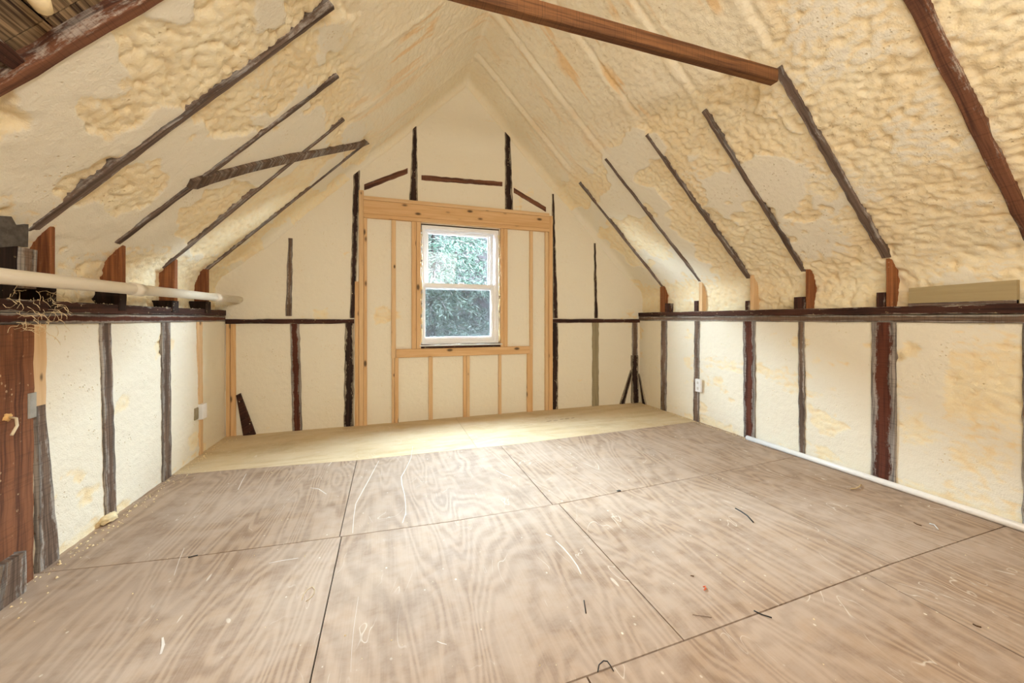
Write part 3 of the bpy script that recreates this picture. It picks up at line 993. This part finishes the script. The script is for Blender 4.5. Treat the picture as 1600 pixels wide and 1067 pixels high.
def ring(name, x0, x1, z0, z1, tl, tr_, tb, tt_, y0, y1, mat, parent, label=None):
    """One rectangular frame ring as a single mesh, with a stepped inner bead."""
    V, F = [], []
    loops = []
    for (il, ir, ib, it, yy) in ((0, 0, 0, 0, y1), (0, 0, 0, 0, y0), (tl * .72, tr_ * .72, tb * .72, tt_ * .72, y0),
                                 (tl * .75, tr_ * .75, tb * .75, tt_ * .75, y0 + 0.007), (tl, tr_, tb, tt_, y0 + 0.010), (tl, tr_, tb, tt_, y1)):
        loops.append(len(V))
        V += [(x0 + il, YW + yy, z0 + ib), (x1 - ir, YW + yy, z0 + ib), (x1 - ir, YW + yy, z1 - it), (x0 + il, YW + yy, z1 - it)]
    for a, b in zip(loops, loops[1:] + loops[:1]):
        for i in range(4):
            F.append((a + i, a + (i + 1) % 4, b + (i + 1) % 4, b + i))
    me = fix_normals(mesh(name, V, F))
    o = link(name, me, mat, parent, label)
    par_loc = Vector(parent.location) + (Vector(parent.parent.location) if parent.parent else Vector())
    o.location = -par_loc
    return o


zm = gz(718, 447.5)                                   # meeting rail
ring('window_frame', WX0, WX1, WZ0, WZ1, 0.036, 0.055, 0.030, 0.045, 0.00, 0.11, 'vinyl_white', win)
us = ring('upper_sash', WX0 + 0.030, WX1 - 0.040, zm - 0.035, WZ1 - 0.035, 0.050, 0.075, 0.040, 0.045, 0.055, 0.095, 'vinyl_white', win)
ls = ring('lower_sash', WX0 + 0.012, WX1 - 0.050, WZ0 + 0.020, zm + 0.030, 0.030, 0.044, 0.062, 0.052, 0.012, 0.050, 'vinyl_white', win)


def pane(name, x0, x1, z0, z1, y, mat, parent):
    o = box(name, (x0, YW + y, z0), (x1, YW + y + 0.004, z1), mat, parent, None, 0)
    o.location = -(Vector(parent.location) + (Vector(parent.parent.location) if parent.parent else Vector()))
    return o


p_ = pane('pane', WX0 + 0.06, WX1 - 0.09, zm - 0.01, WZ1 - 0.07, 0.075, 'window_glass', us)
p_.location = -Vector(win.location) - Vector(us.location)
p_ = pane('pane', WX0 + 0.035, WX1 - 0.085, WZ0 + 0.07, zm - 0.01, 0.030, 'window_glass', ls)
p_.location = -Vector(win.location) - Vector(ls.location)
o = pane('insect_screen', WX0 + 0.03, WX1 - 0.04, WZ0 + 0.03, zm, 0.102, 'insect_screen', win)
o.location = -Vector(win.location)
o['label'] = 'dark insect screen outside the lower sash'
o = box('window_stool', (WX0 - 0.025, YW - 0.034, WZ0 - 0.020), (WX1 + 0.035, YW + 0.06, WZ0 - 0.004), 'vinyl_grey', win, 'grey strip under the window frame', 0.002)
o.location = -Vector(win.location)
o = box('lock', ((WX0 + WX1) / 2 - 0.03, YW + 0.012, zm + 0.031), ((WX0 + WX1) / 2 + 0.03, YW + 0.045, zm + 0.044), 'vinyl_white', win, None, 0.004)
o.location = -Vector(win.location)
# bead of squeezed-out foam round the frame
rng = random.Random(3)
for side in (-1, 1):
    x = WX0 - 0.004 if side < 0 else WX1 + 0.004
    pts = [(x + rng.uniform(-.006, .006), YW - 0.012, WZ0 + 0.02 + i * 0.055) for i in range(24)]
    o = tube('foam_bead', pts, 0.010, 'foam_plain', win, 'squeezed-out foam bead beside the frame', 8, radii=[rng.uniform(0.006, 0.014) for _ in pts])
    o.location = -Vector(win.location)

# ------------------------------------------------------------------ outer shell (keeps daylight out) and the gable behind
for nm, pts, nn in (('roof_shell', [(RIDX, RIDZ + 0.5), (XR + 0.75, RIDZ + 0.5 - (XR + 0.75 - RIDX)), (XR + 0.75, RIDZ + 0.4 - (XR + 0.75 - RIDX)), (RIDX, RIDZ + 0.4)], 1),
                    ('roof_shell', [(RIDX, RIDZ + 0.5), (XL - 0.75, RIDZ + 0.5 - (RIDX - XL + 0.75)), (XL - 0.75, RIDZ + 0.4 - (RIDX - XL + 0.75)), (RIDX, RIDZ + 0.4)], 1)):
    prism(nm, [(x, YW + 0.30, z) for x, z in pts], Vector((0, 1, 0)), YW + 0.30 - YF + 0.3, 'shell', kind='structure')
box('outer_wall_right', (XR + 0.30, YF - 0.2, -0.3), (XR + 0.40, YW + 0.16, 1.9), 'shell', kind='structure', bev=0)
box('outer_wall_left', (XL - 0.42, YF - 0.2, -0.3), (XL - 0.32, YW + 0.16, 1.9), 'shell', kind='structure', bev=0)
# sheathing outside the window gable, with the window opening left free
gy0, gy1 = YW + 0.075, YW + 0.105
for nm, pts in (('sheathing', [(XL - 0.45, -0.3), (WX0 - 0.005, -0.3), (WX0 - 0.005, LC + WX0 + 0.35), (XL - 0.45, LC + XL - 0.1)]),
                ('sheathing', [(WX1 + 0.005, -0.3), (XR + 0.45, -0.3), (XR + 0.45, RC - XR - 0.1), (WX1 + 0.005, RC - WX1 + 0.35)]),
                ('sheathing', [(WX0 - 0.005, -0.3), (WX1 + 0.005, -0.3), (WX1 + 0.005, WZ0 + 0.005), (WX0 - 0.005, WZ0 + 0.005)]),
                ('sheathing', [(WX0 - 0.005, WZ1 - 0.005), (WX1 + 0.005, WZ1 - 0.005), (WX1 + 0.005, RC - WX1 + 0.35), (RIDX, RIDZ + 0.42), (WX0 - 0.005, LC + WX0 + 0.35)])):
    prism(nm, [(x, gy1, z) for x, z in pts], Vector((0, 1, 0)), 0.03, 'shell', wall_back)
prism('wall_front', [(x, YF, z) for x, z in [(XL - 0.4, -0.2), (XR + 0.4, -0.2), (XR + 0.4, 1.6), (RIDX, RIDZ + 0.42), (XL - 0.4, 1.6)]], Vector((0, 1, 0)), 0.05, 'foam_plain', kind='structure')

# ------------------------------------------------------------------ collar tie
ct_y = 1.562
ct_z, ct_t = on(1000, 68, 0, 1, 0, ct_y).z, on(1000, 44, 0, 1, 0, ct_y).z
ct_x = on(1216, 115, 0, 1, 0, ct_y).x
timber('collar_tie', (-0.50, ct_y, ct_z), (-0.50, ct_y, ct_t), (ct_x, ct_y, ct_z), (ct_x, ct_y, ct_t), N_B, 0.045, 'timber_collar',
       None, 'dark brown collar tie beam spanning between the two roof slopes', proud=0.0, wob=0.001, cat='beam')

# ------------------------------------------------------------------ weathered board crossing the left rafters
pts = [(293, 292), (299, 281), (330, 271), (400, 254), (455, 241), (520, 231), (572, 220), (576, 223), (560, 230), (500, 242), (440, 255), (385, 268), (330, 284), (306, 293)]
prism('brace_board', [on_lslope(*p) for p in pts], N_LS, 0.035, 'timber_weathered', None,
      'grey weathered board slanting across the rafters of the left roof slope', proud=0.014, cat='board')

# ------------------------------------------------------------------ pipes
pe = on_gable(374, 468)
ps = on(2, 431, 1, 0, 0, pe.x + 0.0)
px_, pz_ = pe.x, (pe.z)
zs = on(20, 433, 1, 0, 0, px_).z
pipe = empty('drain_pipe', (px_, YW, pz_), 'long white plastic pipe running above the left plate into the gable foam', 'pipe')
o = tube('pipe', [(px_, 0.6, zs + (zs - pz_) * 0.5), (px_, 2.0, zs), (px_, YW + 0.03, pz_)], 0.031, 'pvc_white', None, None, 24)
child(o, pipe)
for cxp in (213, 338):
    q = on(cxp, 455, 1, 0, 0, px_)
    z_ = zs + (pz_ - zs) * (q.y - 2.0) / (YW - 2.0)
    o = tube('coupling', [(px_, q.y - 0.045, z_), (px_, q.y + 0.045, z_ - 0.002)], 0.0365, 'pvc_white', None, 'slightly thicker pipe coupling', 24)
    child(o, pipe)
a, b = Vector((3.205, on_floor(1168, 687).y, 0.021)), Vector((3.228, 0.9, 0.021))
dirv = (b - a).normalized()
tube('floor_pipe', [a, a.lerp(b, 0.5), b + dirv * 0.3], 0.021, 'pvc_clean', None, 'white plastic pipe lying on the floor along the right wall', 20, cat='pipe')

# ------------------------------------------------------------------ tan board lying on the right plate
bx_ = XR - 0.005
pb = [on(px, py, 1, 0, 0, bx_) for px, py in [(1420, 476), (1589, 471), (1589, 437), (1420, 450)]]
for p in pb[:2]:
    p.z = PZ2 + 0.002
pb[0].z = pb[1].z = PZ2 + 0.001
tb = empty('tan_board', (bx_, pb[0].y, PZ2), 'tan painted offcut board leaning on the right plate', 'board')
o = timber('board_face', pb[0], pb[3], pb[1], pb[2], N_R, 0.03, 'board_tan', None, proud=0.0, wob=0.0, seg=2)
child(o, tb)
s0, s1 = pb[0].copy(), pb[1].copy()
o = timber('bare_edge', s0, s0 + Vector((0, 0, 0.018)), s1, s1 + Vector((0, 0, 0.020)), N_R, 0.02, 'timber_rafter', None, 'bare brown bottom edge of the board', proud=0.004, wob=0.0, seg=2)
child(o, tb)

# ------------------------------------------------------------------ boxes on the walls
def outlet(name, wall, px0, px1, py0, py1, label, mat, n_):
    f_ = on_right if wall == 'r' else on_left
    p, q = f_((px0 + px1) / 2, py1), f_((px0 + px1) / 2, py0)
    return p, q


p, q = on_right(1089.5, 611), on_right(1098, 593)
o_ = empty('outlet_box', (XR, (p.y + q.y) / 2, p.z), 'white electrical outlet beside a grey stud on the right wall', 'outlet')
o = box('cover_plate', (XR - 0.032, q.y, p.z), (XR - 0.004, p.y, q.z), 'vinyl_white', None, None, 0.004)
child(o, o_)
ym = (p.y + q.y) / 2
for k_ in (0.28, 0.72):
    zc = p.z + (q.z - p.z) * k_
    o = box('socket', (XR - 0.035, ym - 0.012, zc - 0.014), (XR - 0.031, ym + 0.012, zc + 0.014), 'vinyl_grey', None, None, 0.002)
    child(o, o_)
p, q = on_left(310, 656), on_left(317, 629)
o_ = empty('outlet_box', (XL, (p.y + q.y) / 2, p.z), 'white outlet box sunk in torn foam on the left wall', 'outlet')
o = box('box_body', (XL - 0.03, p.y, p.z), (XL + 0.03, q.y, q.z), 'vinyl_white', None, None, 0.003)
child(o, o_)
o = box('mounting_flange', (XL - 0.01, p.y - 0.06, p.z + 0.01), (XL + 0.004, p.y - 0.002, q.z - 0.02), 'timber_olive', None, 'olive bracket of the box', 0.004)
child(o, o_)
p, q = on_left(33, 655), on_left(46, 613)
o = timber('nail_plate', (XL + 0.024, p.y, p.z), (XL + 0.024, q.y, p.z), (XL + 0.024, p.y, q.z), (XL + 0.024, q.y, q.z), N_L, 0.004, 'galvanised', None,
           'pale grey metal nail plate on the brown post', proud=0.002, wob=0, seg=1, cat='plate')
# grey flashing above the near left post
pts = [on_left(*p) for p in [(-30, 335), (12, 338), (20, 352), (39, 350), (38, 386), (24, 384), (-30, 388)]]
prism('metal_flashing', pts, N_L, 0.004, 'grey_metal', None, 'dull grey metal flashing above the near end of the left plate', proud=0.012, cat='flashing')
# cable poking out of the brown post, sealed with orange foam
c = on_left(14, 652, XL + 0.03)
cb = empty('cable', c, 'cream cable end poking from the brown post in a blob of orange foam', 'cable')
o = tube('sheath', [c, c + Vector((0.03, -0.012, -0.004)), c + Vector((0.045, -0.03, -0.03)), c + Vector((0.05, -0.06, -0.06))], 0.005, 'cable_sheath', None, None, 10)
child(o, cb)


def blob(name, c, r, mat, seed, squash=(1, 1, 1), sub=2):
    bm = bmesh.new()
    bmesh.ops.create_icosphere(bm, subdivisions=sub, radius=1)
    rg = random.Random(seed)
    for v in bm.verts:
        k_ = 1 + rg.uniform(-0.22, 0.22)
        v.co = Vector((v.co.x * squash[0], v.co.y * squash[1], v.co.z * squash[2])) * r * k_ + Vector(c)
    me = bpy.data.meshes.new(name)
    bm.to_mesh(me)
    bm.free()
    me.polygons.foreach_set('use_smooth', [True] * len(me.polygons))
    return link(name, me, mat)


o = blob('foam_seal', c - Vector((0.008, 0, 0)), 0.024, 'foam_orange', 5, (0.5, 1.1, 0.8), 3)
o['label'] = 'orange foam round the cable'
child(o, cb)

# stringy foam on the near left plate: nobody could count the threads
V, F = [], []
rg = random.Random(12)
for s_ in range(46):
    px, py = rg.uniform(18, 95), rg.uniform(455, 520)
    p = on_left(px, py, XL + 0.02 + rg.uniform(0, 0.02))
    d_ = Vector((0.2, rg.uniform(-1, 1), rg.uniform(-1, 0.6))).normalized()
    for i in range(6):
        q = p + d_ * 0.014
        d_ = (d_ + Vector((rg.uniform(-.3, .3), rg.uniform(-.9, .9), rg.uniform(-.9, .7)))).normalized()
        r_ = rg.uniform(0.0004, 0.0012)
        b0 = len(V)
        for pt in (p, q):
            V += [pt + Vector((0, r_, 0)), pt + Vector((r_, -r_, r_)), pt + Vector((-r_, -r_, -r_))]
        F += [(b0, b0 + 1, b0 + 4, b0 + 3), (b0 + 1, b0 + 2, b0 + 5, b0 + 4), (b0 + 2, b0, b0 + 3, b0 + 5)]
        p = q
link('foam_strings', mesh('foam_strings', V, F), 'foam_plain', None, 'tangle of dried foam strings hanging on the near left plate', 'stuff', 'foam')

# foam crumbs swept along the wall feet and over the plates
V, F = [], []
rg = random.Random(5)


def crumb(p, r_):
    b0 = len(V)
    for d_ in ((1, 0, 0), (-1, 0, 0), (0, 1, 0), (0, -1, 0), (0, 0, 1)):
        V.append(Vector(p) + Vector(d_) * r_ * rg.uniform(0.6, 1.3))
    for t3 in ((0, 2, 4), (2, 1, 4), (1, 3, 4), (3, 0, 4)):
        F.append(tuple(b0 + i for i in t3))


for i in range(260):
    y = rg.uniform(1.7, 4.2)
    crumb((XL + 0.02 + abs(rg.gauss(0, 0.05)), y, 0.001), rg.uniform(0.002, 0.007))
    crumb((XR - 0.02 - abs(rg.gauss(0, 0.02)), rg.uniform(2.4, 4.2), 0.001), rg.uniform(0.002, 0.006))
for i in range(140):
    crumb((rg.uniform(XL, XR), rg.uniform(0.7, 3.2), 0.0005), rg.uniform(0.0012, 0.004))
for i in range(150):
    crumb((XR - rg.uniform(-0.03, 0.012), rg.uniform(1.2, 4.2), PZ2), rg.uniform(0.002, 0.006))
    crumb((XL + rg.uniform(-0.05, 0.012), rg.uniform(2.1, 4.2), PZ2), rg.uniform(0.002, 0.006))
link('foam_crumbs', mesh('foam_crumbs', V, F), 'foam_plain', None, 'scattered crumbs of cream foam on the floor and plates', 'stuff', 'foam')

# ------------------------------------------------------------------ marks on the floor
def ribbon(name, pts, w0, mat, label=None):
    ps_ = [on_floor(*p) for p in pts]
    V, F = [], []
    for i, p in enumerate(ps_):
        d_ = (ps_[min(i + 1, len(ps_) - 1)] - ps_[max(i - 1, 0)]).normalized()
        n_ = Vector((-d_.y, d_.x, 0))
        k_ = 0.55 * w0 * (0.35 + 0.65 * math.sin(math.pi * (i + 0.5) / len(ps_))) * random.uniform(0.8, 1.2)
        V += [p + n_ * k_ + Vector((0, 0, 0.0006)), p - n_ * k_ + Vector((0, 0, 0.0006))]
    for i in range(len(ps_) - 1):
        F.append((2 * i, 2 * i + 1, 2 * i + 3, 2 * i + 2))
    return link(name, mesh(name, V, F), mat, floor, label)


for pts, w_ in (([(645, 697), (642, 716), (634, 733), (627, 745), (628, 757), (632, 772), (634, 790), (634, 805)], 0.006),
                ([(592, 720), (584, 735), (575, 752), (565, 770), (556, 787), (553, 806), (551, 833)], 0.006),
                ([(868, 845), (880, 856), (892, 870), (902, 884), (908, 897)], 0.007),
                ([(853, 834), (862, 838)], 0.006), ([(634, 802), (629, 817)], 0.004),
                ([(775, 735), (786, 741), (800, 746)], 0.005), ([(560, 932), (553, 980), (550, 1010), (548, 1050)], 0.0012),
                ([(288, 856), (280, 875), (272, 899)], 0.0025), ([(420, 880), (440, 876), (466, 872)], 0.004),
                ([(254, 996), (255, 1008), (251, 1022)], 0.008), ([(683, 1002), (690, 1005), (698, 1007)], 0.003),
                ([(385, 740), (378, 752), (372, 765)], 0.006), ([(518, 722), (513, 728)], 0.006),
                ([(485, 762), (498, 764), (510, 772)], 0.006), ([(1446, 920), (1466, 931)], 0.002)):
    ribbon('chalk_scuff', pts, w_, 'chalk', 'pale scuff on the plywood')
for i, (px, py, ln) in enumerate([(818, 665, 30), (858, 658, 8), (868, 657, 7), (878, 655, 6), (886, 654, 7), (895, 653, 5)]):
    ribbon('ink_stamp', [(px - ln / 2, py + 0.06 * ln), (px, py), (px + ln / 2, py - 0.06 * ln)], 0.004 if i == 0 else 0.013, 'ink', 'faded ink stamp on the plywood')

# ------------------------------------------------------------------ litter on the floor
def scrap(name, pts, r_, mat, label, cat, lift=0.0, group=None, sides=6):
    ps_ = []
    for i, (px, py) in enumerate(pts):
        p = on_floor(px, py)
        p.z = r_ + 0.0006 + (lift * math.sin(math.pi * i / (len(pts) - 1)) if lift else 0)
        ps_.append(p)
    return tube(name, ps_, r_, mat, None, label, sides, cat=cat, group=group)


scrap('cable_tie_end', [(1149, 795), (1158, 800), (1168, 807), (1177, 817)], 0.0035, 'black_plastic', 'longest black plastic strip on the floor, curved, towards the right wall', 'scrap')
scrap('cable_tie_end', [(912.5, 939), (914, 949), (915.5, 959)], 0.0022, 'black_plastic', 'short straight black strip lying in the middle of the floor', 'scrap')
scrap('cable_tie_end', [(1178, 955), (1190, 961), (1206, 966)], 0.0022, 'black_plastic', 'black strip lying across the open plywood joint', 'scrap')
scrap('bent_wire', [(934, 1051), (936, 1042), (943, 1037), (949, 1038), (955, 1045), (959, 1050)], 0.0020, 'black_plastic', 'hooked black wire arching over the front plywood joint', 'wire', lift=0.008)
scrap('wood_shaving', [(1329, 765), (1337, 765), (1343, 762), (1345, 758)], 0.0042, 'shaving', 'curled beige shaving on the floor near the widest post', 'shaving', lift=0.004)
scrap('twig', [(1428, 817), (1433, 820), (1440, 822)], 0.0022, 'twig', 'small dark twig on the floor near the end of the floor pipe', 'twig')
scrap('plastic_scrap', [(1452, 819), (1460, 821), (1466, 828)], 0.0032, 'vinyl_grey', 'small pale twisted scrap beside the dark twig', 'scrap')
scrap('leaf_scrap', [(1520, 976), (1526, 979), (1533, 981)], 0.0024, 'twig', 'small dark curled leaf scrap beside the right front plywood joint', 'scrap')
scrap('fine_wires', [(1082, 961), (1098, 963), (1112, 965)], 0.0008, 'twig', 'faint fibre lying on the plywood before the open joint', 'fibre')
scrap('orange_wire_nut', [(1099, 918), (1102, 917), (1103, 921), (1100, 923)], 0.0028, 'orange_plastic', 'tiny curled orange plastic bit on the floor', 'scrap')
scrap('nail', [(1079, 900), (1084, 901)], 0.0020, 'twig', 'tiny brown splinter near the orange bit', 'splinter')
scrap('hoop_shaving', [(472, 938), (474, 930), (480, 922), (488, 917), (492, 921), (491, 928), (484, 936), (478, 940)], 0.0012, 'shaving', 'thin looped fibre on the left front plywood', 'fibre')
scrap('roofing_nail', [(294, 872), (301, 870), (309, 868)], 0.0022, 'black_plastic', 'small black nail on the left cross joint of the floor', 'nail')
c = on_floor(967, 767)
o = blob('knot_plug', (c.x, c.y, 0.001), 0.012, 'black_plastic', 8, (1.3, 1, 0.25), 2)
o['label'], o['category'] = 'small black lump on the plywood joint under the window side', 'lump'
# torn foam lump at the foot of the left wall
c = on_floor(168, 816)
o = blob('foam_lump', (c.x + 0.0, c.y, 0.022), 0.045, 'foam_plain', 9, (0.8, 1.2, 0.55), 3)
o['label'], o['category'] = 'torn yellow foam lump on the floor against the left wall', 'foam'

# ------------------------------------------------------------------ outside the window
box('ground', (-30, YW + 0.6, -3.6), (30, 45, -3.3), 'soil', kind='structure', bev=0)


def tree(x, y, h_, r_, seed, label, mats, n_br, droop):
    rg = random.Random(seed)
    base = Vector((x, y, -3.3))
    root = empty('conifer_tree', base, label, 'tree', group=None)
    tube('trunk', [(0, 0, 0), (rg.uniform(-.1, .1), rg.uniform(-.1, .1), h_ * 0.5), (0, 0, h_)], 0.1, 'bark', root, None, 8, radii=[0.17, 0.11, 0.02])
    V, F, MI = [], [], []
    TV, TF = [], []
    for b in range(n_br):
        s = (b + rg.random()) / n_br
        z = h_ * (0.10 + 0.90 * s)
        L = r_ * (1.05 - 0.60 * s) * rg.uniform(0.7, 1.1)
        ang = rg.uniform(0, 2 * math.pi)
        dirh = Vector((math.cos(ang), math.sin(ang), 0))
        p = Vector((0, 0, z))
        side = Vector((-dirh.y, dirh.x, 0))
        last = p
        steps = max(4, int(L / 0.16))
        for i in range(1, steps + 1):
            t_ = i / steps
            q = Vector((0, 0, z)) + dirh * L * t_ + Vector((0, 0, L * (0.22 * t_ - droop * t_ * t_)))
            k0 = len(TV)
            for pt in (last, q):
                TV += [pt + Vector((0, 0, 0.008)), pt + side * 0.008, pt - side * 0.008]
            TF += [(k0, k0 + 1, k0 + 4, k0 + 3), (k0 + 1, k0 + 2, k0 + 5, k0 + 4), (k0 + 2, k0, k0 + 3, k0 + 5)]
            last = q
            wd = 0.42 * (1.15 - t_) + 0.10
            for c_ in range(7):
                sg = rg.choice((-1, 1))
                tip = q + side * sg * wd * rg.uniform(0.25, 1.0) + dirh * rg.uniform(0.0, 0.24) + Vector((0, 0, rg.uniform(-0.20, 0.06)))
                ax_ = (tip - q)
                for e in range(3):
                    m0 = q + ax_ * rg.uniform(0.1, 0.9) + Vector((rg.uniform(-.05, .05), rg.uniform(-.05, .05), rg.uniform(-.05, .05)))
                    dv = (ax_.normalized() + Vector((rg.uniform(-.9, .9), rg.uniform(-.9, .9), rg.uniform(-.9, .5)))).normalized() * rg.uniform(0.08, 0.18)
                    up = dv.cross(Vector((rg.uniform(-1, 1), rg.uniform(-1, 1), rg.uniform(-1, 1)))).normalized() * rg.uniform(0.006, 0.017)
                    k0 = len(V)
                    V += [m0, m0 + dv * 0.5 + up, m0 + dv, m0 + dv * 0.5 - up]
                    F.append((k0, k0 + 1, k0 + 2, k0 + 3))
                    MI.append(0 if rg.random() < 0.62 else 1)
    me = mesh('needles', V, F)
    o = link('needles', me, mats[0], root, kind='stuff')
    me.materials.append(MATS[mats[1]])
    me.polygons.foreach_set('material_index', MI)
    link('branches', mesh('branches', TV, TF), 'dry_twigs', root, kind='stuff')
    return root


tree(0.95, 8.3, 7.5, 1.75, 1, 'dark conifer seen through the left half of the window', ('needles_green', 'needles_pale'), 170, 0.42)
tree(3.3, 9.4, 7.7, 1.9, 2, 'pale conifer seen through the right half of the window', ('needles_pale', 'needles_green'), 170, 0.45)
tree(2.1, 12.3, 8.4, 2.1, 3, 'conifer standing behind the gap of the two nearer trees', ('needles_green', 'needles_pale'), 130, 0.40)
tree(-1.6, 11.4, 8.0, 2.1, 4, 'conifer hidden mostly by the left window jamb', ('needles_green', 'needles_pale'), 80, 0.40)
tree(6.0, 13.2, 8.6, 2.2, 6, 'conifer farthest right beyond the window', ('needles_green', 'needles_pale'), 80, 0.40)
# wooded bank rising behind the trees
nx_, ny_ = 60, 40
gx, gy = np.meshgrid(np.linspace(-26, 32, nx_), np.linspace(14.0, 40, ny_), indexing='ij')
gz_ = -3.3 + 16.0 * sstep(13.0, 26, gy) + 1.2 * (fbm(gx * 0.5, gy * 0.5, 800, 4) - 0.5)
P_ = np.stack([gx, gy, gz_], -1)
z0_ = np.zeros_like(gx)
link('ground', grid_mesh('hillside', P_, z0_, z0_, z0_), 'soil', kind='structure').name = 'hillside'
